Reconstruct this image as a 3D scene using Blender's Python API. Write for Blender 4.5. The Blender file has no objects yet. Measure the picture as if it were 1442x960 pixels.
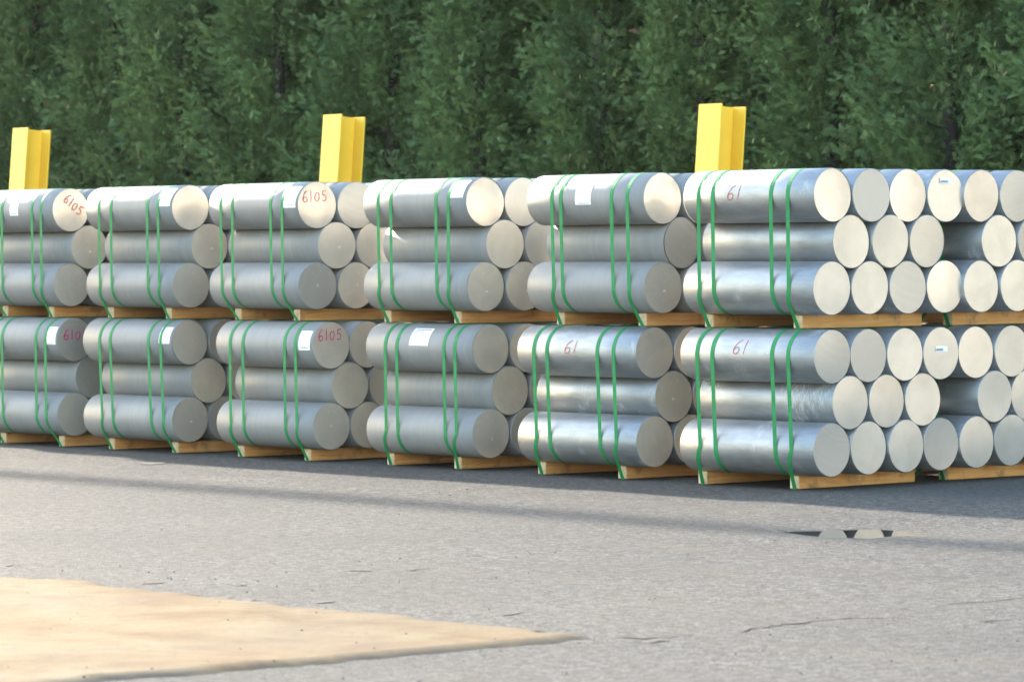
import bpy, bmesh, math, random
import numpy as np
from mathutils import Vector, Matrix, noise as mnoise

rnd = random.Random(7)
scene = bpy.context.scene
COL = scene.collection

# ------------------------------------------------------------------ camera
F_PX, W_PX, H_PX = 5739.8, 1442.0, 960.0
CAM = Vector((12.326, -18.797, 1.584))
YAW, PITCH, ROLL = 0.862752, -0.021975, -0.005594
FWD = Vector((-math.sin(YAW)*math.cos(PITCH), math.cos(YAW)*math.cos(PITCH), math.sin(PITCH)))
_rg = Vector((math.cos(YAW), math.sin(YAW), 0))
_up = _rg.cross(FWD)
RGT = _rg*math.cos(ROLL) + _up*math.sin(ROLL)
UPV = -_rg*math.sin(ROLL) + _up*math.cos(ROLL)
cd = bpy.data.cameras.new('camera')
cam = bpy.data.objects.new('camera', cd); COL.objects.link(cam)
cam.matrix_world = Matrix(((RGT.x, UPV.x, -FWD.x, CAM.x), (RGT.y, UPV.y, -FWD.y, CAM.y),
                           (RGT.z, UPV.z, -FWD.z, CAM.z), (0, 0, 0, 1)))
cd.sensor_width = 36.0; cd.sensor_fit = 'HORIZONTAL'
cd.lens = F_PX/W_PX*36.0
cd.clip_start = 0.5; cd.clip_end = 3000
cd.dof.use_dof = True; cd.dof.focus_distance = 26.5; cd.dof.aperture_fstop = 5.0
scene.camera = cam

def px_plane(x, y, z=0.0):
    """photo pixel -> point on the horizontal plane z"""
    d = FWD + RGT*((x-W_PX/2)/F_PX) - UPV*((y-H_PX/2)/F_PX)
    return CAM + d*((z-CAM.z)/d.z)
def yard_fall(y):
    """the yard falls gently away from the stack"""
    if y > -0.1: return 0.0
    return -0.021*min(3.2, -y-0.1)
def px_ground(x, y):
    """photo pixel -> point on the sloping yard"""
    z = 0.0
    for _ in range(12): q = px_plane(x, y, z); z = 0.5*z+0.5*yard_fall(q.y)
    return px_plane(x, y, z)

# ------------------------------------------------------------------ light
SUN = Vector((-2.7, 0.37, 1.0)).normalized()
elev = math.asin(SUN.z)
world = bpy.data.worlds.new('World'); scene.world = world; world.use_nodes = True
nt = world.node_tree; nt.nodes.clear()
sky = nt.nodes.new('ShaderNodeTexSky'); sky.sky_type = 'NISHITA'; sky.sun_disc = False
sky.sun_elevation = elev; sky.sun_rotation = math.atan2(SUN.x, SUN.y)
sky.air_density = 1.3; sky.dust_density = 1.2; sky.ozone_density = 1.0
bg = nt.nodes.new('ShaderNodeBackground'); bg.inputs['Strength'].default_value = 0.15
wo = nt.nodes.new('ShaderNodeOutputWorld')
nt.links.new(sky.outputs[0], bg.inputs[0]); nt.links.new(bg.outputs[0], wo.inputs[0])
sl = bpy.data.lights.new('sun', 'SUN'); sl.energy = 2.9; sl.angle = math.radians(1.0); sl.color = (1.0, 0.90, 0.76)
so = bpy.data.objects.new('sun', sl); COL.objects.link(so)
so.rotation_euler = (-SUN).to_track_quat('-Z', 'Y').to_euler(); so.location = (-30, 10, 30)

scene.view_settings.view_transform = 'Standard'; scene.view_settings.look = 'None'
scene.view_settings.gamma = 1.0; scene.view_settings.exposure = 2.6
scene.view_settings.use_curve_mapping = False

# ------------------------------------------------------------------ helpers
def link_obj(name, me, mat=None, parent=None):
    o = bpy.data.objects.new(name, me); COL.objects.link(o)
    if mat is not None and not me.materials: me.materials.append(mat)
    if parent is not None: o.parent = parent
    return o
def tag(o, label, cat, group=None):
    o['label'] = label; o['category'] = cat
    if group: o['group'] = group
    return o
def empty(name, loc=(0, 0, 0), rz=0.0):
    o = bpy.data.objects.new(name, None); COL.objects.link(o)
    o.empty_display_size = 0.1; o.location = loc; o.rotation_euler = (0, 0, rz); return o
def mesh(name, verts, faces, mats=(), smooth=False, fmat=None):
    me = bpy.data.meshes.new(name); me.from_pydata([tuple(v) for v in verts], [], faces)
    for m in mats: me.materials.append(m)
    if smooth: me.polygons.foreach_set('use_smooth', [True]*len(me.polygons))
    if fmat is not None: me.polygons.foreach_set('material_index', fmat)
    me.update(); return me

# ---- node material helper
class NM:
    def __init__(s, name):
        s.m = bpy.data.materials.new(name); s.m.use_nodes = True
        s.t = s.m.node_tree; s.b = s.t.nodes['Principled BSDF']; s.o = s.t.nodes['Material Output']
    def n(s, typ, **kw):
        nd = s.t.nodes.new(typ)
        for k, v in kw.items():
            if k in nd.inputs: nd.inputs[k].default_value = v
            else: setattr(nd, k, v)
        return nd
    def l(s, a, b): s.t.links.new(a, b)
    def coord(s, kind='Object', scale=(1, 1, 1), rand=False):
        tc = s.n('ShaderNodeTexCoord'); mp = s.n('ShaderNodeMapping')
        mp.inputs['Scale'].default_value = scale
        if rand:
            oi = s.n('ShaderNodeObjectInfo'); ml = s.n('ShaderNodeMath', operation='MULTIPLY'); ml.inputs[1].default_value = 37.0
            s.l(oi.outputs['Random'], ml.inputs[0])
            ad = s.n('ShaderNodeVectorMath', operation='ADD')
            s.l(tc.outputs[kind], ad.inputs[0]); s.l(ml.outputs[0], ad.inputs[1]); s.l(ad.outputs[0], mp.inputs['Vector'])
        else: s.l(tc.outputs[kind], mp.inputs['Vector'])
        return mp.outputs[0]
    def noise(s, vec, scale, detail=4, rough=0.55, dist=0.0):
        nd = s.n('ShaderNodeTexNoise'); nd.inputs['Scale'].default_value = scale; nd.inputs['Detail'].default_value = detail
        nd.inputs['Roughness'].default_value = rough; nd.inputs['Distortion'].default_value = dist
        s.l(vec, nd.inputs['Vector']); return nd.outputs['Fac']
    def ramp(s, fac, stops):
        r = s.n('ShaderNodeValToRGB'); e = r.color_ramp.elements
        while len(e) < len(stops): e.new(0.5)
        for el, (p, c) in zip(e, stops):
            el.position = p; el.color = (c, c, c, 1) if isinstance(c, (int, float)) else (*c, 1)
        s.l(fac, r.inputs[0]); return r.outputs[0]
    def mix(s, fac, a, b, mode='MIX'):
        m = s.n('ShaderNodeMix', data_type='RGBA', blend_type=mode)
        for q, v in ((0, fac), (6, a), (7, b)):
            sock = m.inputs[q]
            if hasattr(v, 'links'): s.l(v, sock)
            elif isinstance(v, (int, float)): sock.default_value = v if q == 0 else (v, v, v, 1)
            else: sock.default_value = (*v, 1)
        return m.outputs[2]
    def math(s, op, a, b=0.0):
        m = s.n('ShaderNodeMath', operation=op)
        for sock, v in ((m.inputs[0], a), (m.inputs[1], b)):
            if hasattr(v, 'links'): s.l(v, sock)
            else: sock.default_value = v
        return m.outputs[0]
    def bump(s, h, strength, dist=0.01):
        b = s.n('ShaderNodeBump'); b.inputs['Strength'].default_value = strength; b.inputs['Distance'].default_value = dist
        s.l(h, b.inputs['Height']); s.l(b.outputs[0], s.b.inputs['Normal']); return b
    def set(s, **kw):
        for k, v in kw.items():
            k = {'color': 'Base Color', 'rough': 'Roughness', 'metal': 'Metallic', 'spec': 'Specular IOR Level'}.get(k, k)
            sock = s.b.inputs[k]
            if hasattr(v, 'links'): s.l(v, sock)
            elif isinstance(v, tuple): sock.default_value = (*v, 1)
            else: sock.default_value = v
        return s.m

# ------------------------------------------------------------------ materials
def mat_asphalt():
    m = NM('asphalt'); c = m.coord('Object')
    big = m.noise(c, 0.35, 5, 0.6); mid = m.noise(c, 2.2, 5, 0.65, 0.4); fine = m.noise(c, 55, 3, 0.7)
    st = m.noise(m.coord('Object', (0.5, 2.2, 1)), 0.9, 4, 0.6, 0.3)
    col = m.ramp(fine, [(0.30, (0.017, 0.0165, 0.016)), (0.5, (0.066, 0.0635, 0.060)), (0.70, (0.170, 0.160, 0.147))])
    sp = m.noise(c, 17, 3, 0.75)
    col = m.mix(0.75, col, m.ramp(sp, [(0.33, 0.28), (0.48, 1.0), (0.60, 1.75)]), 'MULTIPLY')
    col = m.mix(m.ramp(mid, [(0.3, 0.0), (0.75, 0.45)]), col, (0.074, 0.066, 0.058))
    col = m.mix(m.ramp(big, [(0.35, 0.0), (0.7, 0.5)]), col, (0.045, 0.0445, 0.0445))
    col = m.mix(m.ramp(st, [(0.5, 0.0), (0.75, 0.45)]), col, (0.092, 0.077, 0.063))
    vo = m.n('ShaderNodeTexVoronoi', feature='F1'); vo.inputs['Scale'].default_value = 90.0; m.l(c, vo.inputs['Vector'])
    h = m.math('ADD', m.math('MULTIPLY', vo.outputs['Distance'], -0.8), m.math('MULTIPLY', mid, 2.0))
    m.bump(h, 0.75, 0.007)
    return m.set(color=col, rough=m.ramp(fine, [(0.3, 0.82), (0.7, 0.95)]), spec=0.12)
def mat_crack():
    m = NM('crack_shade'); c = m.coord('Object'); f = m.noise(c, 30, 3)
    return m.set(color=m.ramp(f, [(0.3, (0.006, 0.006, 0.007)), (0.7, (0.018, 0.018, 0.018))]), rough=0.9)  # near black: the shade inside a crack's depth, put into the colour
def mat_pad():
    m = NM('stained_concrete'); c = m.coord('Object')
    a = m.noise(c, 1.5, 7, 0.68, 0.5); b = m.noise(c, 0.5, 4, 0.5); g = m.noise(c, 60, 3, 0.7)
    col = m.ramp(a, [(0.30, (0.075, 0.038, 0.017)), (0.44, (0.145, 0.088, 0.038)), (0.58, (0.185, 0.132, 0.068)), (0.75, (0.185, 0.150, 0.098))])
    col = m.mix(m.ramp(b, [(0.4, 0.0), (0.65, 0.6)]), col, (0.16, 0.132, 0.097))
    sm = m.noise(c, 7, 5, 0.7)
    col = m.mix(m.ramp(sm, [(0.52, 0.0), (0.7, 0.6)]), col, (0.085, 0.060, 0.040))
    col = m.mix(0.35, col, m.ramp(g, [(0.3, 0.25), (0.7, 1.0)]), 'MULTIPLY')
    ed = m.n('ShaderNodeAttribute', attribute_name='edge')
    dirt = m.math('MULTIPLY', ed.outputs['Fac'], m.ramp(m.noise(c, 5, 5, 0.7), [(0.35, 0.2), (0.6, 1.0)]))
    col = m.mix(dirt, col, (0.060, 0.052, 0.044))
    m.bump(g, 0.35, 0.003)
    return m.set(color=col, rough=0.9, spec=0.12)
def mat_body(kind):
    m = NM('billet_' + kind); c = m.coord('Object', rand=True)
    ring = m.noise(m.coord('Object', (1, 0.02, 0.02), True), 28, 4, 0.7)
    blot = m.noise(c, 5, 5, 0.6, 0.5); big = m.noise(c, 1.7, 3, 0.5)
    oi = m.n('ShaderNodeObjectInfo')
    spk = m.noise(c, 75, 2, 0.5)
    if kind == 'matte':
        col = m.ramp(blot, [(0.3, (0.225, 0.225, 0.224)), (0.7, (0.268, 0.266, 0.262))])
        col = m.mix(m.ramp(ring, [(0.40, 0.0), (0.72, 0.35)]), col, (0.155, 0.159, 0.166))
        col = m.mix(m.math('MULTIPLY', oi.outputs['Random'], 0.25), col, (0.165, 0.169, 0.175))
        col = m.mix(m.ramp(spk, [(0.76, 0.0), (0.79, 0.7)]), col, (0.5, 0.5, 0.5))
        rough = m.ramp(blot, [(0.3, 0.46), (0.7, 0.58)])
        h = m.math('ADD', m.math('MULTIPLY', ring, 1.0), m.math('MULTIPLY', blot, 0.25))
        m.bump(h, 0.12, 0.004)
        return m.set(color=col, rough=rough, metal=0.08, spec=0.25)
    # bright: axial drag lines, scuffs, oxide patches
    lines = m.noise(m.coord('Object', (0.25, 1, 1), True), 26, 4, 0.65)
    sc = m.noise(m.coord('Object', (1.0, 0.7, 0.7), True), 4.2, 2, 0.5)
    scr = m.noise(m.coord('Object', (1.0, 0.25, 0.25), True), 70, 3, 0.8)
    scuff = m.math('MULTIPLY', m.ramp(sc, [(0.60, 0.0), (0.70, 1.0)]), m.ramp(scr, [(0.46, 0.0), (0.60, 1.0)]))
    col = m.ramp(lines, [(0.32, (0.25, 0.262, 0.275)), (0.6, (0.33, 0.34, 0.352))])
    col = m.mix(m.ramp(big, [(0.35, 0.0), (0.65, 0.45)]), col, (0.27, 0.292, 0.312))
    col = m.mix(m.ramp(spk, [(0.75, 0.0), (0.78, 0.8)]), col, (0.7, 0.7, 0.7))
    col = m.mix(scuff, col, (0.48, 0.48, 0.48))
    rough = m.mix(scuff, m.ramp(blot, [(0.3, 0.42), (0.7, 0.54)]), 0.65)
    m.bump(m.math('ADD', lines, m.math('MULTIPLY', blot, 0.5)), 0.05, 0.004)
    met = m.math('SUBTRACT', 0.72, m.math('MULTIPLY', scuff, 0.5))
    return m.set(color=col, rough=rough, metal=met)
def mat_face():
    m = NM('sawn_aluminium'); c = m.coord('Object', rand=True); oi = m.n('ShaderNodeObjectInfo'); tc = m.n('ShaderNodeTexCoord')
    # saw arcs: rings round a point well off the face
    off = m.n('ShaderNodeVectorMath', operation='SUBTRACT'); m.l(tc.outputs['Object'], off.inputs[0]); off.inputs[1].default_value = (0, 0.42, 0.16)
    ln = m.n('ShaderNodeVectorMath', operation='LENGTH'); m.l(off.outputs[0], ln.inputs[0])
    cx = m.n('ShaderNodeCombineXYZ'); m.l(ln.outputs['Value'], cx.inputs[0]); m.l(oi.outputs['Random'], cx.inputs[1])
    arc = m.noise(cx.outputs[0], 70, 3, 0.7); bl = m.noise(c, 5, 4, 0.55, 0.4); sp = m.noise(c, 34, 3, 0.6)
    col = m.ramp(bl, [(0.3, (0.60, 0.55, 0.47)), (0.7, (0.72, 0.665, 0.575))])
    r2 = m.math('FRACT', m.math('MULTIPLY', oi.outputs['Random'], 7.31))
    col = m.mix(m.ramp(r2, [(0.35, 0.0), (0.75, 0.35), (0.80, 0.9), (1.0, 1.0)]), col, (0.42, 0.41, 0.38))
    col = m.mix(m.ramp(arc, [(0.40, 0.0), (0.75, 0.10)]), col, (0.82, 0.80, 0.76))
    col = m.mix(m.ramp(sp, [(0.68, 0.0), (0.80, 0.35)]), col, (0.36, 0.34, 0.31))
    rough = m.math('ADD', m.math('MULTIPLY', oi.outputs['Random'], 0.14), 0.17)
    return m.set(color=col, rough=rough, metal=0.62, spec=0.4)
def mat_strap():
    m = NM('green_strap'); c = m.coord('Object'); f = m.noise(c, 14, 3)
    return m.set(color=m.ramp(f, [(0.3, (0.010, 0.18, 0.052)), (0.7, (0.018, 0.245, 0.078))]), rough=0.6, spec=0.2)
def mat_wood(end=False):
    m = NM('end_grain' if end else 'rough_lumber')
    oi = m.n('ShaderNodeObjectInfo')
    if end:
        f = m.noise(m.coord('Object', (1, 1, 1), True), 22, 4, 0.6)
        return m.set(color=m.ramp(f, [(0.3, (0.46, 0.36, 0.22)), (0.7, (0.68, 0.58, 0.41))]), rough=0.85)
    g = m.noise(m.coord('Object', (10, 0.7, 14), True), 3.0, 5, 0.65, 0.8); b = m.noise(m.coord('Object', (1, 1, 1), True), 5, 4, 0.6)
    col = m.ramp(g, [(0.3, (0.48, 0.20, 0.062)), (0.5, (0.72, 0.36, 0.125)), (0.7, (0.82, 0.48, 0.19))])
    col = m.mix(m.math('MULTIPLY', oi.outputs['Random'], 0.6), col, (0.50, 0.26, 0.105))
    col = m.mix(m.ramp(b, [(0.56, 0.0), (0.72, 0.7)]), col, (0.12, 0.075, 0.045))
    m.bump(g, 0.3, 0.003)
    return m.set(color=col, rough=0.85, spec=0.25)
def mat_yellow():
    m = NM('yellow_paint'); c = m.coord('Object', rand=True); f = m.noise(c, 6, 4); g = m.noise(c, 40, 3)
    col = m.ramp(f, [(0.3, (0.76, 0.48, 0.036)), (0.7, (0.80, 0.515, 0.048))])
    col = m.mix(m.ramp(g, [(0.70, 0.0), (0.8, 0.5)]), col, (0.5, 0.34, 0.05))
    return m.set(color=col, rough=0.42, spec=0.5)
def mat_plain(name, c, rough=0.6, metal=0.0, var=0.12, scale=20):
    m = NM(name); f = m.noise(m.coord('Object'), scale, 4)
    a = tuple(x*(1-var) for x in c); b = tuple(min(1, x*(1+var)) for x in c)
    return m.set(color=m.ramp(f, [(0.3, a), (0.7, b)]), rough=rough, metal=metal)
def mat_leaf():
    m = NM('arborvitae_leaf')
    at = m.n('ShaderNodeAttribute', attribute_name='tint'); oi = m.n('ShaderNodeObjectInfo')
    col = m.ramp(at.outputs['Fac'], [(0.0, (0.048, 0.088, 0.034)), (0.45, (0.092, 0.160, 0.056)), (0.85, (0.145, 0.225, 0.076)), (0.97, (0.12, 0.19, 0.07)), (1.0, (0.16, 0.10, 0.06))])
    col = m.mix(m.math('MULTIPLY', oi.outputs['Random'], 0.5), col, (0.084, 0.155, 0.058))
    m.set(color=col, rough=0.6, spec=0.3)
    tr = m.n('ShaderNodeBsdfTranslucent'); m.l(col, tr.inputs['Color'])
    mx = m.n('ShaderNodeMixShader'); mx.inputs[0].default_value = 0.25
    m.l(m.b.outputs[0], mx.inputs[1]); m.l(tr.outputs[0], mx.inputs[2]); m.l(mx.outputs[0], m.o.inputs['Surface'])
    return m.m
def mat_bark():
    m = NM('bark'); f = m.noise(m.coord('Object', (6, 6, 0.8)), 5, 5); m.bump(f, 0.6, 0.02)
    return m.set(color=m.ramp(f, [(0.3, (0.012, 0.010, 0.008)), (0.7, (0.032, 0.026, 0.021))]), rough=0.9)  # bark coloured near black so trunks read as shaded gaps
def mat_water():
    m = NM('puddle_water')
    return m.set(color=(0.012, 0.011, 0.009), rough=0.015, spec=0.5, IOR=1.33)

M_ASPH, M_CRACK, M_PAD = mat_asphalt(), mat_crack(), mat_pad()
M_MATTE, M_BRIGHT, M_FACE = mat_body('matte'), mat_body('bright'), mat_face()
M_STRAP, M_WOOD, M_END, M_YEL = mat_strap(), mat_wood(), mat_wood(True), mat_yellow()
M_PAPER = mat_plain('label_paper', (0.80, 0.80, 0.79), 0.5, 0, 0.03, 9)
M_INK = mat_plain('label_ink', (0.20, 0.21, 0.24), 0.6, 0, 0.2)
M_RED = mat_plain('red_marker', (0.42, 0.035, 0.06), 0.5, 0, 0.25, 60)
M_PINK = mat_plain('magenta_marker', (0.50, 0.03, 0.14), 0.5, 0, 0.25, 60)
M_CHALK = mat_plain('white_marker', (0.46, 0.46, 0.455), 0.6, 0, 0.1, 60)
M_LEAF, M_BARK, M_WATER = mat_leaf(), mat_bark(), mat_water()
M_STONE = mat_plain('pebble_stone', (0.09, 0.08, 0.068), 0.85, 0, 0.6, 9)
M_PIPE = mat_plain('grey_pipe_paint', (0.30, 0.31, 0.32), 0.5, 0, 0.15, 3)

# ------------------------------------------------------------------ ground
PUD = px_ground(1214, 743.5).xy
def sstep(a, b, x):
    t = max(0.0, min(1.0, (x-a)/(b-a))); return t*t*(3-2*t)
def ground_z(x, y):
    base = yard_fall(y)
    rp = ((x-PUD.x)**2+(y-PUD.y)**2)/0.8
    if rp < 6: base += (yard_fall(PUD.y)-base)*math.exp(-rp*rp)-0.016*math.exp(-rp*0.7)
    if y > 0.2 or y < -14 or x < -30 or x > 12: return base
    w = (1-sstep(-0.35, 0.1, y))*sstep(-7.5, -4.0, y)
    z = base+0.0022*max(-6, min(7, (-x-9.5)))*w
    z += 0.004*mnoise.noise(Vector((x*0.6, y*0.6, 3.1)))*(1-sstep(-0.5, 0.1, y))
    dx, dy = x-PUD.x, y-PUD.y
    dd = (dx*dx + dy*dy*1.1)/0.062
    if dd < 9:
        dd *= 1+0.9*mnoise.noise(Vector((x*4, y*4, 0.3)))
        z -= 0.024*math.exp(-dd)
    return z
def steps(segs):
    out = []
    for a, b, n in segs: out += list(np.linspace(a, b, n, endpoint=False))
    out.append(segs[-1][1]); return out
xs = steps([(-900, -100, 8), (-100, -20, 16), (-20, -4.9, 110), (-4.9, -2.5, 80), (-2.5, 4, 48), (4, 20, 16), (20, 900, 12)])
ys = steps([(-900, -60, 8), (-60, -12, 16), (-12, -4.2, 54), (-4.2, -2.2, 66), (-2.2, 0.4, 26), (0.4, 20, 20), (20, 900, 12)])
gv = [(x, y, ground_z(x, y)) for y in ys for x in xs]
nx = len(xs)
gf = [(j*nx+i, j*nx+i+1, (j+1)*nx+i+1, (j+1)*nx+i) for j in range(len(ys)-1) for i in range(nx-1)]
ground = link_obj('asphalt_ground', mesh('asphalt_ground', gv, gf, [M_ASPH], True)); ground['kind'] = 'structure'

# puddle lying in its hollow
WZ = sum(ground_z(PUD.x+0.62*math.cos(a), PUD.y+0.62*math.sin(a)) for a in np.linspace(0, 6.28, 24))/24-0.007
pv = [(PUD.x, PUD.y, WZ)]
for k in range(48):
    a = 2*math.pi*k/48; r = 0.55*(1+0.15*mnoise.noise(Vector((math.cos(a)*2, math.sin(a)*2, 5))))
    pv.append((PUD.x+r*math.cos(a), PUD.y+r*math.sin(a), WZ))
puddle = link_obj('puddle_water', mesh('puddle_water', pv, [(0, 1+k, 1+(k+1) % 48) for k in range(48)], [M_WATER])); puddle['kind'] = 'structure'

# stained concrete pad, a thin raised sheet with crumbling edges
def pad_mesh():
    q = px_ground(868, 899); X0, X1, Y0, Y1, T = -16.0, q.x, -24.0, q.y, 0.016; zb = yard_fall(-8)
    bx = steps([(X0, -6, 20), (-6, X1, 100)]); by = steps([(Y0, -12, 20), (-12, Y1, 80)])
    V, Fc = [], []
    for y in by:
        for x in bx:
            xx, yy = x, y
            ex = sstep(X1-0.5, X1, x); ey = sstep(Y1-0.5, Y1, y)
            xx += ex*(0.10*mnoise.noise(Vector((y*1.7, 1.1, 0))) + 0.08*mnoise.noise(Vector((y*6, 4, 0))) - 0.38*sstep(Y1-0.16, Y1, y))
            yy += ey*(0.12*mnoise.noise(Vector((x*1.5, 7.7, 0))) + 0.16*mnoise.noise(Vector((x*3.2, 2, 0))) + 0.06*mnoise.noise(Vector((x*11, 2, 0))))
            edge = max(sstep(X1-0.10, X1, x), sstep(Y1-0.10, Y1, y))
            V.append((xx, yy, zb + 0.006 + T*(1-edge) + 0.003*mnoise.noise(Vector((x*2, y*2, 9)))*(1-edge) - 0.012*edge))
    n = len(bx)
    for j in range(len(by)-1):
        for i in range(n-1): Fc.append((j*n+i, j*n+i+1, (j+1)*n+i+1, (j+1)*n+i))
    me = mesh('concrete_pad', V, Fc, [M_PAD], True)
    at = me.attributes.new('edge', 'FLOAT', 'POINT')
    at.data.foreach_set('value', [min(1.0, max(sstep(X1-0.13, X1-0.02, x), 0.8*sstep(Y1-0.25, Y1-0.02, y))) for y in by for x in bx])
    return me
pad = link_obj('concrete_pad', pad_mesh()); pad['kind'] = 'structure'

# cracks and pot-marks in the asphalt
def crack(pts, w):
    P = []
    for (a, b) in zip(pts[:-1], pts[1:]):
        A, B = px_ground(*a), px_ground(*b)
        n = max(3, int((B-A).length/0.05))
        for k in range(n): P.append(A.lerp(B, k/n))
    P.append(px_ground(*pts[-1]))
    V, Fc = [], []
    for i, q in enumerate(P):
        t = (P[min(i+1, len(P)-1)]-P[max(i-1, 0)]).normalized(); nn = Vector((-t.y, t.x, 0))
        env = math.sin(math.pi*(i+0.35)/(len(P)+0.0)) if len(P) > 1 else 1
        hw = w*(0.35+0.9*rnd.random())*max(0.12, env)
        off = nn*(rnd.random()-0.5)*w*2.2
        for s in (-1, 1):
            c = q+off+nn*hw*s; V.append((c.x, c.y, ground_z(c.x, c.y)+0.004))
    for i in range(len(P)-1): Fc.append((2*i, 2*i+2, 2*i+3, 2*i+1))
    o = link_obj('asphalt_crack', mesh('asphalt_crack', V, Fc, [M_CRACK]), None, ground)
for pts, w in [([(1030, 889), (1062, 883), (1100, 878), (1138, 872)], 0.014), ([(1130, 873), (1200, 867), (1290, 868)], 0.007),
               ([(1380, 872), (1425, 869)], 0.010), ([(196, 655), (238, 653)], 0.045), ([(482, 803), (512, 802), (522, 800)], 0.016),
               ([(330, 824), (352, 822)], 0.020), ([(292, 842), (330, 846), (356, 843)], 0.030), ([(445, 849), (470, 846)], 0.016),
               ([(860, 897), (905, 899), (960, 894)], 0.012), ([(0, 797), (28, 795)], 0.02), ([(570, 802), (600, 797)], 0.010),
               ([(655, 780), (675, 779)], 0.010), ([(205, 822), (232, 819)], 0.014), ([(1320, 848), (1390, 843), (1440, 838)], 0.006),
               ([(900, 905), (940, 902)], 0.014), ([(700, 868), (745, 860)], 0.007)]:
    crack(pts, w*2.6)

# loose grit scattered over the asphalt
PADC = px_ground(868, 899)
def pebbles():
    V, Fc = [], []
    for k in range(1500):
        px, py = rnd.uniform(-60, 1500), 640+340*rnd.random()**0.9
        g = px_ground(px, py)
        if g.y > -0.05: continue
        r = 0.0022+0.006*rnd.random()**5
        z = ground_z(g.x, g.y)
        if g.x < PADC.x-0.1 and g.y < PADC.y-0.1: z += 0.02
        b = len(V); a0 = rnd.random()*6
        for (ca, zz, rr) in ((0, 0, 1), (1, 0, 1), (2, 0, 1), (3, 0, 1)):
            a = a0+ca*math.pi/2; V.append((g.x+r*rr*math.cos(a)*rnd.uniform(.6, 1.3), g.y+r*rr*math.sin(a)*rnd.uniform(.6, 1.3), z+r*0.3))
        V.append((g.x, g.y, z+r*0.9)); V.append((g.x, g.y, z-r*0.3))
        for i in range(4):
            Fc.append((b+i, b+(i+1) % 4, b+4)); Fc.append((b+(i+1) % 4, b+i, b+5))
    return mesh('loose_grit', V, Fc, [M_STONE])
grit = link_obj('loose_grit', pebbles()); grit['kind'] = 'stuff'
tag(grit, 'loose grit and small stones scattered over the asphalt', 'grit')

# ------------------------------------------------------------------ billets
D, L, RH, DSP = 0.355, 1.231, 0.0931, 1.0173
R = D/2; PITCHY = D*DSP
DZ = math.sqrt(D*D-(PITCHY/2)**2)
TIER = RH + D + 2*DZ

def body_mesh(mat):
    NS = 72; V, Fc = [], []
    prof = [(0.0, R-0.004), (-0.004, R), (-L*0.33, R), (-L*0.66, R), (-L+0.004, R), (-L, R-0.004)]
    for x, r in prof:
        for k in range(NS):
            a = 2*math.pi*k/NS; V.append((x, r*math.cos(a), r*math.sin(a)))
    for j in range(len(prof)-1):
        for k in range(NS): Fc.append((j*NS+k, (j+1)*NS+k, (j+1)*NS+(k+1) % NS, j*NS+(k+1) % NS))
    return mesh('body', V, Fc, [mat], True)
def face_mesh(sag):
    NS, NR = 48, 7; r0 = R-0.0036; V = [(sag, 0, 0)]; Fc = []
    for j in range(1, NR+1):
        r = r0*j/NR
        for k in range(NS):
            a = 2*math.pi*k/NS; V.append((sag*(1-(j/NR)**2), r*math.cos(a), r*math.sin(a)))
    for k in range(NS): Fc.append((0, 1+k, 1+(k+1) % NS))
    for j in range(NR-1):
        b = 1+j*NS
        for k in range(NS): Fc.append((b+k, b+NS+k, b+NS+(k+1) % NS, b+(k+1) % NS))
    return mesh('end_face', V, Fc, [M_FACE], True)
BODY = {'matte': body_mesh(M_MATTE), 'bright': body_mesh(M_BRIGHT)}
FACES = [face_mesh(s) for s in (0.0020, 0.0006, -0.0010, -0.0022, 0.0032)]

# fitted bundle poses: x of the sawn ends, front offset, turn
BX = {(1, 0): (-17.08, 0.0, 0.2), (2, 0): (-17.12, 0.0, -0.6), (1, 1): (-15.33, -0.007, 0.0), (1, 2): (-13.738, -0.007, -0.34), (1, 3): (-11.932, -0.008, -0.49), (1, 4): (-10.10, 0.021, -0.30),
      (1, 5): (-8.325, -0.005, 0.58), (1, 6): (-6.595, -0.010, 2.18), (1, 7): (-6.653, 0.018+4*D, 1.66),
      (2, 1): (-15.39, 0.001, -0.90), (2, 2): (-13.722, -0.005, -1.47), (2, 3): (-12.091, -0.015, -3.36), (2, 4): (-10.12, -0.009, -1.63),
      (2, 5): (-8.257, 0.013, -0.36), (2, 6): (-6.607, 0.009, 0.57), (2, 7): (-6.588, 0.003+4*D, 1.64)}
STRAPS = {(1, 0): (1.04, .89, .35, .2), (2, 0): (1.04, .89, .35, .2), (2, 6): (1.083, .947, .394, .237), (2, 5): (.957, .862, .329, .165), (2, 4): (1.045, .89, .351, .205), (2, 3): (1.057, .895, .367, .212),
          (2, 2): (1.033, .86, .342, .193), (2, 1): (.92, .76, .306, .17), (1, 6): (1.066, .923, .372, .226), (1, 5): (1.051, .912, .388, .222),
          (1, 4): (.998, .862, .316, .19), (1, 3): (1.045, .878, .345, .21), (1, 2): (.992, .843, .312, .145), (1, 1): (.96, .802, .303, .162),
          (1, 7): (1.05, .91, .36, .21), (2, 7): (1.05, .91, .36, .21)}
RUNX = {(1, 0): (1.1, .25), (2, 0): (1.1, .25), (2, 1): (.961, .263), (2, 2): (1.108, .281), (2, 3): (1.058, .245), (2, 4): (1.138, .297), (2, 5): (1.05, .187), (2, 6): (1.148, .302),
        (1, 1): (1.03, .17), (1, 2): (1.056, .175), (1, 3): (1.122, .27), (1, 4): (1.137, .35), (1, 5): (1.149, .307), (1, 6): (1.171, .32),
        (1, 7): (1.15, .29), (2, 7): (1.14, .29)}
LEAN = {(1, 2): .055, (1, 6): .045, (1, 5): .045, (2, 5): .03, (2, 6): .012}
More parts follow.
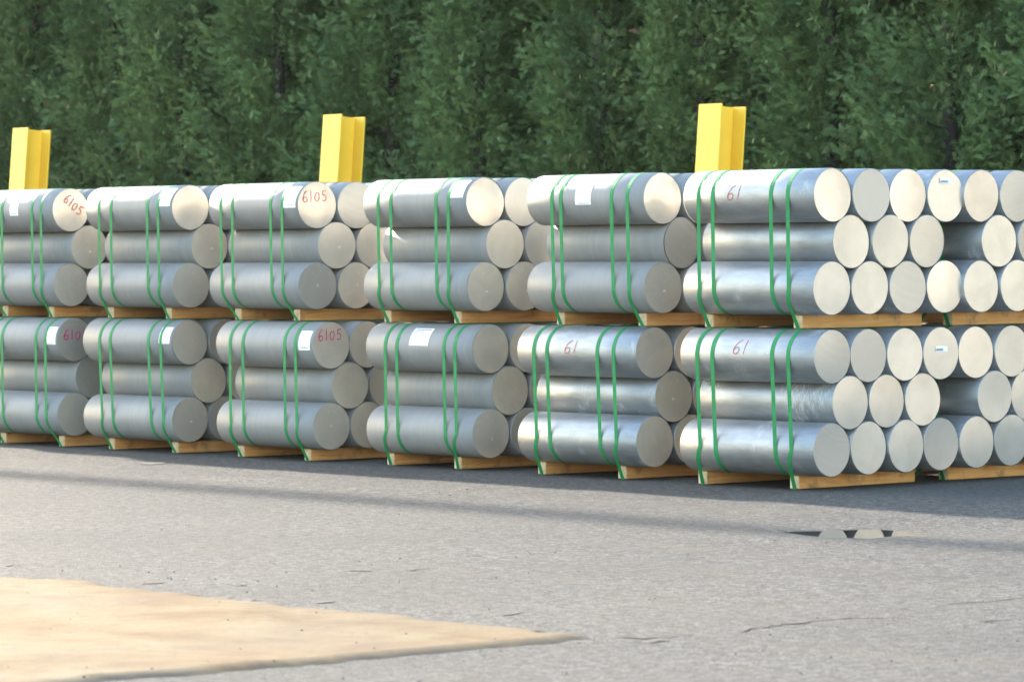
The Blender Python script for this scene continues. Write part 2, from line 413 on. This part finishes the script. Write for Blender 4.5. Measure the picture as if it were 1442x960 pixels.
ORD = {6: 'end bundle', 5: 'second bundle from open end', 4: 'third bundle from open end', 3: 'fourth bundle from open end',
       2: 'fifth bundle from open end', 1: 'sixth bundle from open end', 7: 'rear end bundle', 0: 'seventh bundle from open end'}
TN = {1: 'lower', 2: 'upper'}
RN = {'t': 'top row', 'm': 'middle row', 'b': 'bottom row'}
KIND = lambda t, b: 'bright' if (b in (6, 7) or (t == 1 and b == 5)) else 'matte'

def bundle_frame(t, b):
    x, y, a = BX[(t, b)]
    return Matrix.Translation((x, y, (t-1)*TIER)) @ Matrix.Rotation(math.radians(a), 4, 'Z')

# --- handwriting strokes in a unit box
GL = {'6': [[(.75, 1.0), (.45, .85), (.2, .5), (.12, .25), (.25, .04), (.5, 0), (.72, .14), (.74, .32), (.55, .46), (.3, .4), (.14, .22)]],
      '1': [[(.5, 1.0), (.46, .5), (.42, 0)]],
      '0': [[(.5, .8), (.22, .62), (.14, .3), (.3, .05), (.56, .02), (.78, .3), (.8, .62), (.66, .8)]],
      '5': [[(.85, .92), (.3, .9), (.25, .52), (.6, .56), (.78, .34), (.66, .08), (.35, 0), (.14, .1)]],
      'M': [[(0, 0), (.15, 1), (.5, .3), (.85, 1), (1, 0)]], 'E': [[(.9, 1), (.1, .95), (.1, 0), (.9, .05)], [(.1, .5), (.7, .52)]],
      'C': [[(.85, .9), (.4, 1), (.1, .6), (.2, .1), (.6, 0), (.9, .2)]], '.': [[(.3, .4), (.6, .6)]]}
def stroke_quads(text, cw, ch, w, slant=0.0):
    """2-D ribbons for a handwritten word; returns (points, quads), origin lower left"""
    V, Fc = [], []; x0 = 0.0
    for chx in text:
        adv = 0.55 if chx == '1' else 1.0
        for line in GL[chx]:
            pts = []
            for (a, b) in zip(line[:-1], line[1:]):
                for k in range(3): pts.append((a[0]+(b[0]-a[0])*k/3, a[1]+(b[1]-a[1])*k/3))
            pts.append(line[-1])
            pts = [(x0+(u*adv+slant*v)*cw, v*ch) for u, v in pts]
            base = len(V)
            for i, q in enumerate(pts):
                p0, p1 = pts[max(i-1, 0)], pts[min(i+1, len(pts)-1)]
                tx, ty = p1[0]-p0[0], p1[1]-p0[1]; ln = math.hypot(tx, ty) or 1
                hw = w*(0.75+0.5*rnd.random())/2
                V.append((q[0]-ty/ln*hw, q[1]+tx/ln*hw)); V.append((q[0]+ty/ln*hw, q[1]-tx/ln*hw))
            for i in range(len(pts)-1): Fc.append((base+2*i, base+2*i+1, base+2*i+3, base+2*i+2))
        x0 += cw*(adv*0.95+0.12)
    return V, Fc
def on_cyl(V, d0, th0, rr):
    """u runs along the axis towards the sawn end, v up round the cylinder; front = -Y"""
    out = []
    for u, v in V:
        th = math.radians(th0)+v/R
        out.append((-d0+u, -rr*math.cos(th), rr*math.sin(th)))
    return out
def cyl_patch(d0, d1, t0, t1, rr, n=10):
    V, Fc = [], []
    for i in range(n+1):
        th = math.radians(t0+(t1-t0)*i/n)
        for d in (d0, d1): V.append((-d, -rr*math.cos(th), rr*math.sin(th)))
    for i in range(n): Fc.append((2*i, 2*i+1, 2*i+3, 2*i+2))
    return V, Fc
def paper_label(parent, d0, d1, t0, t1, style):
    V, Fc = cyl_patch(d0, d1, t0, t1, R+0.0012)
    o = link_obj('paper_label', mesh('paper_label', V, Fc, [M_PAPER], True), None, parent); o.location = (0, 0, R)
    V, Fc = [], []
    w = d0-d1; h = t1-t0
    bands = {0: [(.12, .88, .10, .13), (.12, .7, .17, .20)], 1: [(.1, .6, .08, .22), (.1, .9, .30, .32), (.1, .8, .36, .38)],
             2: [(.1, .9, .86, .93), (.1, .55, .74, .80)], 3: [(.15, .85, .05, .08)]}[style]
    for a, b, c, e in bands:
        v2, f2 = cyl_patch(d0-w*a, d0-w*b, t0+h*c, t0+h*e, R+0.0020, 3)
        k = len(V); V += v2; Fc += [tuple(i+k for i in f) for f in f2]
    p = link_obj('printed_lines', mesh('printed_lines', V, Fc, [M_INK], True), None, o)
def face_text(parent, text, cw, ch, w, y0, z0, rot, mat, name='handwriting', slant=0.0, xo=0.0034):
    V, Fc = stroke_quads(text, cw, ch, w, slant)
    c, s = math.cos(math.radians(rot)), math.sin(math.radians(rot))
    V = [(xo, y0+u*c-v*s, z0+u*s+v*c) for u, v in V]
    o = link_obj(name, mesh(name, V, Fc, [mat]), None, parent); o.location = (0, 0, R); return o
def side_text(parent, text, cw, ch, w, d0, th0, mat, name='handwriting', slant=0.2):
    V, Fc = stroke_quads(text, cw, ch, w, slant)
    o = link_obj(name, mesh(name, on_cyl(V, d0, th0, R+0.0014), Fc, [mat], True), None, parent); o.location = (0, 0, R); return o

SPECIAL = {(2, 1, 't', 0): 'red 6105 slanting across its end', (2, 3, 't', 0): 'red 6105 across its end', (1, 1, 't', 0): 'magenta 6105 on its dull end',
           (1, 3, 't', 0): 'magenta 6105 on its end', (2, 6, 't', 0): 'red 61 on its scuffed side', (1, 6, 't', 0): 'red 61 on its scuffed side',
           (1, 5, 't', 0): 'red 61 on its bright side', (2, 2, 't', 0): 'paper label beside its end', (2, 4, 't', 0): 'paper label beside its end',
           (2, 5, 't', 0): 'paper label on its side', (1, 2, 't', 0): 'paper label beside its end', (1, 4, 't', 0): 'paper label on its side',
           (1, 6, 't', 3): 'small sticker on its shiny end', (2, 6, 't', 3): 'small sticker on its end'}
KN4 = ['front', 'second', 'third', 'rear']; KN3 = ['front', 'middle', 'rear']
def billet(t, b, r, k):
    fr = bundle_frame(t, b)
    row = {'b': 0, 'm': 1, 't': 2}[r]
    y = R + (k+(0.5 if r == 'm' else 0))*PITCHY
    jx = 0.0 if (k == 0 and b < 6) else rnd.uniform(-0.012, 0.008)
    c = fr @ Vector((jx, y, RH+row*DZ))
    o = empty('aluminium_billet', c, math.radians(BX[(t, b)][2]))
    kd = KIND(t, b)
    bo = link_obj('body', BODY[kd], None, o); bo.location = (0, 0, R); bo.rotation_euler = (rnd.uniform(0, 6.28), 0, 0)
    f1 = link_obj('end_face', rnd.choice(FACES), None, o); f1.location = (-0.0006, 0, R)
    f1.rotation_euler = (rnd.uniform(0, 6.28), math.radians(rnd.gauss(0, 0.9)), math.radians(rnd.gauss(0, 0.9)))
    f2 = link_obj('end_face', FACES[1], None, o); f2.location = (-L+0.0006, 0, R); f2.rotation_euler = (rnd.uniform(0, 6.28), 0, math.pi)
    kn = (KN3 if r == 'm' else KN4)[k]
    sp = SPECIAL.get((t, b, r, k))
    if sp:
        lab = f'billet with {sp}, {TN[t]} tier, {ORD[b]}'
    else:
        lab = f'{"shiny" if kd == "bright" else "grey"} billet, {kn} of {RN[r]}, {TN[t]} tier, {ORD[b]}'
    tag(o, lab, 'metal billet', 'stacked aluminium billets')
    # marks
    key = (t, b, r, k)
    if key == (2, 1, 't', 0): face_text(o, '6105', .055, .085, .007, -.075, .075, -38, M_RED); paper_label(o, .64, .515, -13, 24, 0)
    if key == (2, 3, 't', 0): face_text(o, '6105', .062, .085, .007, -.135, .02, 3, M_RED); paper_label(o, .19, .03, -6, 52, 0)
    if key == (1, 1, 't', 0): face_text(o, '6105', .066, .085, .009, -.115, .00, 0, M_PINK); paper_label(o, .15, .02, -12, 36, 3)
    if key == (1, 3, 't', 0): face_text(o, '6105', .062, .085, .007, -.125, .035, 2, M_PINK); paper_label(o, .17, .03, -11, 38, 0)
    if key == (2, 2, 't', 0): paper_label(o, .175, .03, 4, 58, 3)
    if key == (2, 4, 't', 0): paper_label(o, .20, .04, 10, 60, 3)
    if key == (2, 5, 't', 0): paper_label(o, .71, .545, -12, 38, 3)
    if key == (1, 2, 't', 0): paper_label(o, .17, .025, -3, 42, 3)
    if key == (1, 4, 't', 0): paper_label(o, .72, .50, 6, 53, 2)
    if key == (2, 6, 't', 0): side_text(o, '61', .085, .10, .006, .82, -8, M_RED)
    if key == (1, 6, 't', 0): side_text(o, '61', .085, .10, .006, .75, 4, M_RED)
    if key == (1, 5, 't', 0): side_text(o, '61', .085, .095, .006, .74, -4, M_RED)
    if key in ((1, 6, 't', 3), (2, 6, 't', 3)):
        V = [(0.0034, -.055, -.018), (0.0034, .065, -.018), (0.0034, .065, .018), (0.0034, -.055, .018)]
        s = link_obj('paper_label', mesh('paper_label', V, [(0, 1, 2, 3)], [M_PAPER]), None, o); s.location = (0, 0, R+(0.03 if t == 1 else 0.10))
        V = [(0.0042, -.050, -.013), (0.0042, .02, -.013), (0.0042, .02, .002), (0.0042, -.050, .002)]
        link_obj('printed_lines', mesh('printed_lines', V, [(0, 1, 2, 3)], [M_INK]), None, s)
    if b <= 5 and k == 0 and key not in SPECIAL or key in ((2, 3, 'b', 1), (2, 4, 'b', 1)):
        if rnd.random() < 0.75:
            face_text(o, rnd.choice('MEC'), .018, .020, .003, rnd.uniform(-.015, .02), rnd.uniform(-.05, 0), rnd.uniform(-20, 20), M_CHALK, 'chalk_mark')
        for q in range(rnd.choice((0, 2, 2))):
            face_text(o, '.', .012, .012, .006, -.04+.055*q+rnd.uniform(-.01, .01), .10+rnd.uniform(-.02, .02), 0, M_CHALK, 'chalk_mark')
    return o

# ------------------------------------------------------------------ runners
RW, RHH, YS, YE = 0.086, 0.0885, 0.155, 1.30
def runner_mesh():
    bm = bmesh.new(); bmesh.ops.create_cube(bm, size=1.0)
    bmesh.ops.scale(bm, vec=(RW, YE-YS, RHH), verts=bm.verts)
    bmesh.ops.translate(bm, vec=(0, (YE+YS)/2, RHH/2), verts=bm.verts)
    bmesh.ops.bevel(bm, geom=list(bm.edges), offset=0.004, segments=1, affect='EDGES')
    me = bpy.data.meshes.new('timber_runner'); bm.to_mesh(me); bm.free()
    me.materials.append(M_WOOD); me.materials.append(M_END)
    for p in me.polygons:
        if abs(p.normal.y) > 0.8: p.material_index = 1
    return me
RUN = runner_mesh()
def runners(t, b):
    fr = bundle_frame(t, b)
    for i, d in enumerate(RUNX[(t, b)]):
        p = fr @ Vector((-d, 0, 0.0046))
        o = link_obj('timber_runner', RUN); o.location = p
        o.rotation_euler = (0, 0, math.radians(BX[(t, b)][2]+rnd.uniform(-0.8, 0.8)))
        tag(o, f'wooden runner at the {"sawn" if i else "hidden"} billet ends, {TN[t]} tier, {ORD[b]}', 'timber runner', 'timber runners under the bundles')

# ------------------------------------------------------------------ straps
SW, ST = 0.034, 0.0014
def strap_path(tied):
    """closed loop in the bundle's Y-Z plane, list of (y, z)"""
    rr = R+0.0012; y0 = R; y1 = R+3*PITCHY; zb = RH+R; zt = zb+2*DZ
    P = []
    for k in range(13): a = math.pi/2+math.pi/2*k/12; P.append((y0+rr*math.cos(a), zt+rr*math.sin(a)))   # top front corner
    a_end = 3*math.pi/2
    if tied:
        # tangent from the bottom-front billet to the runner's lower front edge
        cx, cz = YS-0.002-y0, 0.001-zb
        dist = math.hypot(cx, cz); base = math.atan2(cz, cx); off = math.acos(min(1, rr/dist))
        a_end = base-off
        while a_end < math.pi: a_end += 2*math.pi
    n = 12
    for k in range(n+1): a = math.pi+(a_end-math.pi)*k/n; P.append((y0+rr*math.cos(a), zb+rr*math.sin(a)))
    if tied: P += [(YS-0.004, 0.012), (YS-0.0018, 0.0026), (YE+0.0018, 0.0026), (YE+0.004, 0.012)]
    Q = []
    for k in range(n+1): a = math.pi+(a_end-math.pi)*k/n; Q.append((y1-rr*math.cos(a), zb+rr*math.sin(a)))
    P += Q[::-1]
    for k in range(13): a = math.pi/2*k/12; P.append((y1+rr*math.cos(a), zt+rr*math.sin(a)))
    return P
def strap(t, b, i, d):
    tied = i in (0, 3); P = strap_path(tied)
    lean = LEAN.get((t, b), rnd.uniform(0.0, 0.03)); run = RUNX[(t, b)][0 if i == 0 else 1]
    ztop = RH+R+2*DZ; zbt = RH+R
    def xoff(z):
        z2 = min(max(z, zbt), ztop); x = -d+(ztop-z2)*lean
        if tied and z < zbt: x += (-run-x)*(zbt-z)/zbt
        return x
    V, Fc = [], []; n = len(P)
    for j, (y, z) in enumerate(P):
        a, c = P[j-1], P[(j+1) % n]; ty, tz = c[0]-a[0], c[1]-a[1]; ln = math.hypot(ty, tz) or 1
        ny, nz = -tz/ln, ty/ln          # outward for this winding
        cy, cz = R+1.5*PITCHY, ztop/2
        if (y-cy)*ny+(z-cz)*nz < 0: ny, nz = -ny, -nz
        x = xoff(z)
        for (dx, h) in ((-SW/2, 0), (SW/2, 0), (SW/2, ST), (-SW/2, ST)): V.append((x+dx, y+ny*h, z+nz*h))
    for j in range(n):
        q = (j+1) % n
        for e in range(4): Fc.append((4*j+e, 4*j+(e+1) % 4, 4*q+(e+1) % 4, 4*q+e))
    o = link_obj('green_strap', mesh('green_strap', V, Fc, [M_STRAP])); o.matrix_world = bundle_frame(t, b)
    w = ['strap tied to the far runner', 'inner strap at the hidden end', 'inner strap by the sawn end', 'strap tied to the near runner'][i]
    tag(o, f'green {w}, {TN[t]} tier, {ORD[b]}', 'strap', 'green straps round the bundles')

for (t, b) in BX:
    for r, n in (('b', 4), ('m', 3), ('t', 4)):
        for k in range(n): billet(t, b, r, k)
    runners(t, b)
    for i, d in enumerate(STRAPS[(t, b)]): strap(t, b, i, d)

# ------------------------------------------------------------------ yellow steel posts behind the stack
def box_mesh(name, sx, sy, sz, mat, bev=0.003):
    bm = bmesh.new(); bmesh.ops.create_cube(bm, size=1.0); bmesh.ops.scale(bm, vec=(sx, sy, sz), verts=bm.verts)
    bmesh.ops.translate(bm, vec=(0, 0, sz/2), verts=bm.verts)
    bmesh.ops.bevel(bm, geom=list(bm.edges), offset=bev, segments=2, affect='EDGES')
    me = bpy.data.meshes.new(name); bm.to_mesh(me); bm.free(); me.materials.append(mat); return me
PB, PD, PT, PH = 0.262, 0.27, 0.016, 2.83
FL = box_mesh('flange', PB, PT, PH, M_YEL); WEB = box_mesh('web', 0.012, PD-2*PT-0.002, PH-0.006, M_YEL); BP = box_mesh('base_plate', 0.42, 0.42, 0.02, M_YEL)
for (px, py, h, lab) in ((18, 179, 2.80, 'yellow steel H-beam post rising behind the sixth bundle from open end'),
                         (455, 160, 2.785, 'yellow steel H-beam post rising behind the fourth bundle from open end'),
                         (984, 145, 2.735, 'yellow steel H-beam post rising behind the end bundle')):
    Y = 3.10; lean = math.radians(5.0)
    d = FWD + RGT*((px-W_PX/2)/F_PX) - UPV*((py-H_PX/2)/F_PX); q = CAM + d*((Y-CAM.y)/d.y)
    topy = Y; hz = q.z
    o = empty('steel_post', (q.x+PB/2, Y+PD/2-math.tan(lean)*hz, 0.0), 0); o.rotation_euler = (-lean, 0, 0)
    for s in (-1, 1):
        f_ = link_obj('flange', FL, None, o); f_.location = (0, s*(PD-PT)/2, 0.0); f_.scale = (1, 1, ((hz-0.022)/math.cos(lean))/PH)
    w_ = link_obj('web', WEB, None, o); w_.scale = (1, 1, ((hz-0.022)/math.cos(lean))/PH)
    b_ = link_obj('base_plate', BP, None, o); b_.rotation_euler = (lean, 0, 0); b_.location = (0, 0, -0.012)
    tag(o, lab, 'steel post', 'yellow posts behind the stack')

# ------------------------------------------------------------------ arborvitae hedge
def crown_mesh(seed, height=7.2):
    g = np.random.default_rng(seed)
    def rad(z):
        u = z/height
        return 0.91*(1-u)**0.50*(0.82+0.18*np.minimum(1, u*6))
    NB = 470
    zb = g.random(NB)**0.9*(height-0.5)+0.15
    ab = g.random(NB)*2*np.pi
    lump = 1+0.17*np.sin(ab*3+zb*1.3+seed)+0.12*np.sin(ab*5-zb*2.1+seed*2)
    lb = rad(zb)*lump*(0.55+0.58*g.random(NB))
    ns = (58+34*g.random(NB)).astype(int)
    ib = np.repeat(np.arange(NB), ns); n = len(ib)
    t = np.where(g.random(n) < 0.25, 0.08+0.5*g.random(n), 0.35+0.65*g.random(n)**0.5)
    out = np.stack([np.cos(ab[ib]), np.sin(ab[ib]), np.zeros(n)], 1)
    p0 = out*(lb[ib]*t)[:, None]; p0[:, 2] = zb[ib]+0.62*lb[ib]*t**2
    p0 += g.normal(0, 0.046, (n, 3))*np.array([1, 1, 1.7])
    ax = out*(0.35+0.5*g.random(n))[:, None]+np.stack([np.zeros(n), np.zeros(n), 0.95-1.0*g.random(n)], 1)+g.normal(0, 0.38, (n, 3))
    ax /= np.linalg.norm(ax, axis=1)[:, None]
    sd = np.cross(ax, g.normal(0, 1, (n, 3))); sd /= np.linalg.norm(sd, axis=1)[:, None]
    Ls = 0.06+0.065*g.random(n)
    bt = np.clip(0.47+0.25*g.normal(size=NB), 0.05, 0.93)
    tint = np.clip(bt[ib]+0.12*g.normal(size=n), 0, 0.96)
    tint[g.random(n) < 0.014] = 1.0
    quads, tt = [], []
    for (u0, an, ln) in ((0, 0, 1.0), (.05, .8, .36), (.05, -.8, .36), (.24, .7, .36), (.24, -.7, .36), (.44, .62, .32), (.44, -.62, .32), (.62, .5, .28), (.62, -.5, .28)):
        dirv = ax*math.cos(an)+sd*math.sin(an); pr = -ax*math.sin(an)+sd*math.cos(an)
        L2 = (Ls*ln*(0.8+0.4*g.random(n)))[:, None]; w = (0.0034+0.002*g.random(n))[:, None]
        dz = np.array([0, 0, -1.0])
        a0 = p0+ax*(u0*Ls)[:, None]+dz*(0.16*u0*u0*Ls)[:, None]; dr = dz*(0.16*L2)
        quads.append(np.stack([a0-pr*w*.4, a0+dirv*L2*.55+pr*w+dr*.3, a0+dirv*L2+dr, a0+dirv*L2*.55-pr*w+dr*.3], 1)); tt.append(tint)
    V = np.concatenate(quads).reshape(-1, 3); T = np.concatenate(tt); m = len(T)
    me = bpy.data.meshes.new('crown'); me.vertices.add(len(V)); me.vertices.foreach_set('co', V.ravel())
    me.loops.add(4*m); me.loops.foreach_set('vertex_index', np.arange(4*m)); me.polygons.add(m)
    me.polygons.foreach_set('loop_start', np.arange(m)*4); me.update(calc_edges=True)
    at = me.attributes.new('tint', 'FLOAT', 'FACE'); at.data.foreach_set('value', T)
    me.materials.append(M_LEAF); return me
def trunk_mesh(height=7.2):
    V, Fc = [], []; NS = 10; zs = np.linspace(-0.1, height*0.93, 12)
    for j, z in enumerate(zs):
        r = 0.07*(1-z/height)+0.012+ (0.05 if j == 0 else 0)
        cx, cy = 0.03*math.sin(z*1.3), 0.03*math.cos(z*1.1)
        for k in range(NS): a = 2*math.pi*k/NS; V.append((cx+r*math.cos(a), cy+r*math.sin(a), z))
    for j in range(11):
        for k in range(NS): Fc.append((j*NS+k, j*NS+(k+1) % NS, (j+1)*NS+(k+1) % NS, (j+1)*NS+k))
    # limbs
    for i in range(46):
        z = 0.3+i*0.14; a = i*2.4; ln = 0.42*(1-z/height)**0.6; b = len(V); w = 0.014
        A = Vector((0, 0, z)); B = Vector((ln*math.cos(a), ln*math.sin(a), z+0.4*ln)); s = Vector((-math.sin(a), math.cos(a), 0))
        for q, r in ((A, w), (B, w*0.3)):
            for v in (s, Vector((0, 0, 1)), -s, Vector((0, 0, -1))): V.append(tuple(q+v*r))
        for k in range(4): Fc.append((b+k, b+(k+1) % 4, b+4+(k+1) % 4, b+4+k))
    return mesh('trunk', V, Fc, [M_BARK], True)
CROWNS = [crown_mesh(s) for s in (3, 11, 23)]
TRUNK = trunk_mesh()
def arborvitae(x, y, i, row):
    o = empty('arborvitae_tree', (x, y, 0), rnd.uniform(0, 6.28))
    s = rnd.uniform(0.94, 1.08); o.scale = (s*rnd.uniform(.95, 1.1), s*rnd.uniform(.95, 1.1), s)
    link_obj('trunk', TRUNK, None, o); link_obj('crown', CROWNS[i % 3], None, o)
    if row == 0: tag(o, 'tall dense dark green arborvitae in the hedge behind the yellow posts', 'tree', 'arborvitae of the front hedge row')
    elif row == 2: tag(o, 'arborvitae added behind the hedge to block light through its gaps', 'tree', 'arborvitae added as a light block')
    else: tag(o, 'arborvitae filling the gaps from the second row of the hedge', 'tree', 'arborvitae of the second hedge row')
i = 0
x = -27.6
while x < -7.0:
    arborvitae(x, 5.9+rnd.uniform(-.12, .12), i, 0); i += 1
    x += rnd.uniform(1.38, 1.66)
x = -29.5
while x < -8.5:
    arborvitae(x, 7.1+rnd.uniform(-.12, .12), i+1, 1); i += 1
    x += rnd.uniform(1.15, 1.3)

x = -31.0  # third row, added to stop light leaking through the hedge
while x < -9.5:
    arborvitae(x, 8.6+rnd.uniform(-.12, .12), i+1, 2); i += 1
    x += rnd.uniform(1.2, 1.4)

# ------------------------------------------------------------------ overhead pipe that draws its shadow along the yard
def tube(name, A, B, r, mat, n=20):
    A, B = Vector(A), Vector(B); t = (B-A).normalized(); u = t.orthogonal().normalized(); w = t.cross(u); V, Fc = [], []
    for q in (A, B):
        for k in range(n): a = 2*math.pi*k/n; V.append(tuple(q+(u*math.cos(a)+w*math.sin(a))*r))
    for k in range(n): Fc.append((k, (k+1) % n, n+(k+1) % n, n+k))
    Fc += [tuple(range(n-1, -1, -1)), tuple(range(n, 2*n))]
    return mesh(name, V, Fc, [mat], True)
pz = 11.0; q = px_ground(721, 718); py_ = q.y+SUN.y/SUN.z*(pz-q.z)
op = empty('overhead_pipe', (-20, py_, 0))
for x in (-62, 16):
    s = link_obj('support_column', tube('support_column', (x+20, 0, -0.05), (x+20, 0, pz-0.1), 0.11, M_PIPE), None, op)
link_obj('pipe', tube('pipe', (-46, 0, pz), (40, 0, pz), 0.17, M_PIPE), None, op)
tag(op, 'grey pipe carried overhead along the front of the billet stack', 'pipe')

# ------------------------------------------------------------------ works building right of the yard, plus an unseen added apron (mirrored in the sawn ends)
M_CREAM = mat_plain('cream_cladding', (0.088, 0.078, 0.062), 0.6, 0, 0.06, 2)
M_ROOF = mat_plain('grey_roof_sheet', (0.22, 0.23, 0.24), 0.5, 0.2, 0.1, 2)
M_DOOR = mat_plain('grey_shutter', (0.30, 0.31, 0.32), 0.5, 0.2, 0.1, 3)
M_APRON = mat_plain('pale_reflector', (0.24, 0.21, 0.165), 0.85, 0, 0.15, 3)
ap = link_obj('reflector_apron', mesh('reflector_apron', [(-3.2, 1.6, .005), (11.2, 1.6, .005), (11.2, 62, .005), (-3.2, 62, .005)], [(0, 1, 2, 3)], [M_APRON])); ap['kind'] = 'structure'  # pale sheet added out of view to brighten the lower sawn ends
wb = empty('works_building', (11, 34, 0))
def part(name, c, d, mat):
    o = link_obj(name, box_mesh(name, *d, mat, 0.01), None, wb); o.location = c; return o
part('wall', (7, 0, 0), (14, 52, 6.5), M_CREAM)
part('roof', (7, 0, 6.5), (14.6, 52.6, 0.35), M_ROOF)
for y in (-16, 4, 20): part('roller_door', (-0.03, y, 0), (0.10, 4.2, 4.2), M_DOOR)
for k in range(27): part('cladding_rib', (-0.02, -25+k*1.92, 4.25), (0.06, 0.08, 2.2), M_CREAM)
tag(wb, 'cream clad works building with grey roller doors beside the yard', 'building')

# ------------------------------------------------------------------ summer haze
hm = bpy.data.materials.new('haze_air'); hm.use_nodes = True; ht = hm.node_tree; ht.nodes.clear()
ho = ht.nodes.new('ShaderNodeOutputMaterial'); hv = ht.nodes.new('ShaderNodeVolumePrincipled')
hv.inputs['Color'].default_value = (0.95, 0.96, 0.97, 1); hv.inputs['Density'].default_value = 0.00009; hv.inputs['Anisotropy'].default_value = 0.2
ht.links.new(hv.outputs[0], ho.inputs['Volume'])
hz = link_obj('haze', box_mesh('haze', 1820, 1820, 13.5, hm, 0.01)); hz.location = (0, 0, -1.2); hz['kind'] = 'stuff'
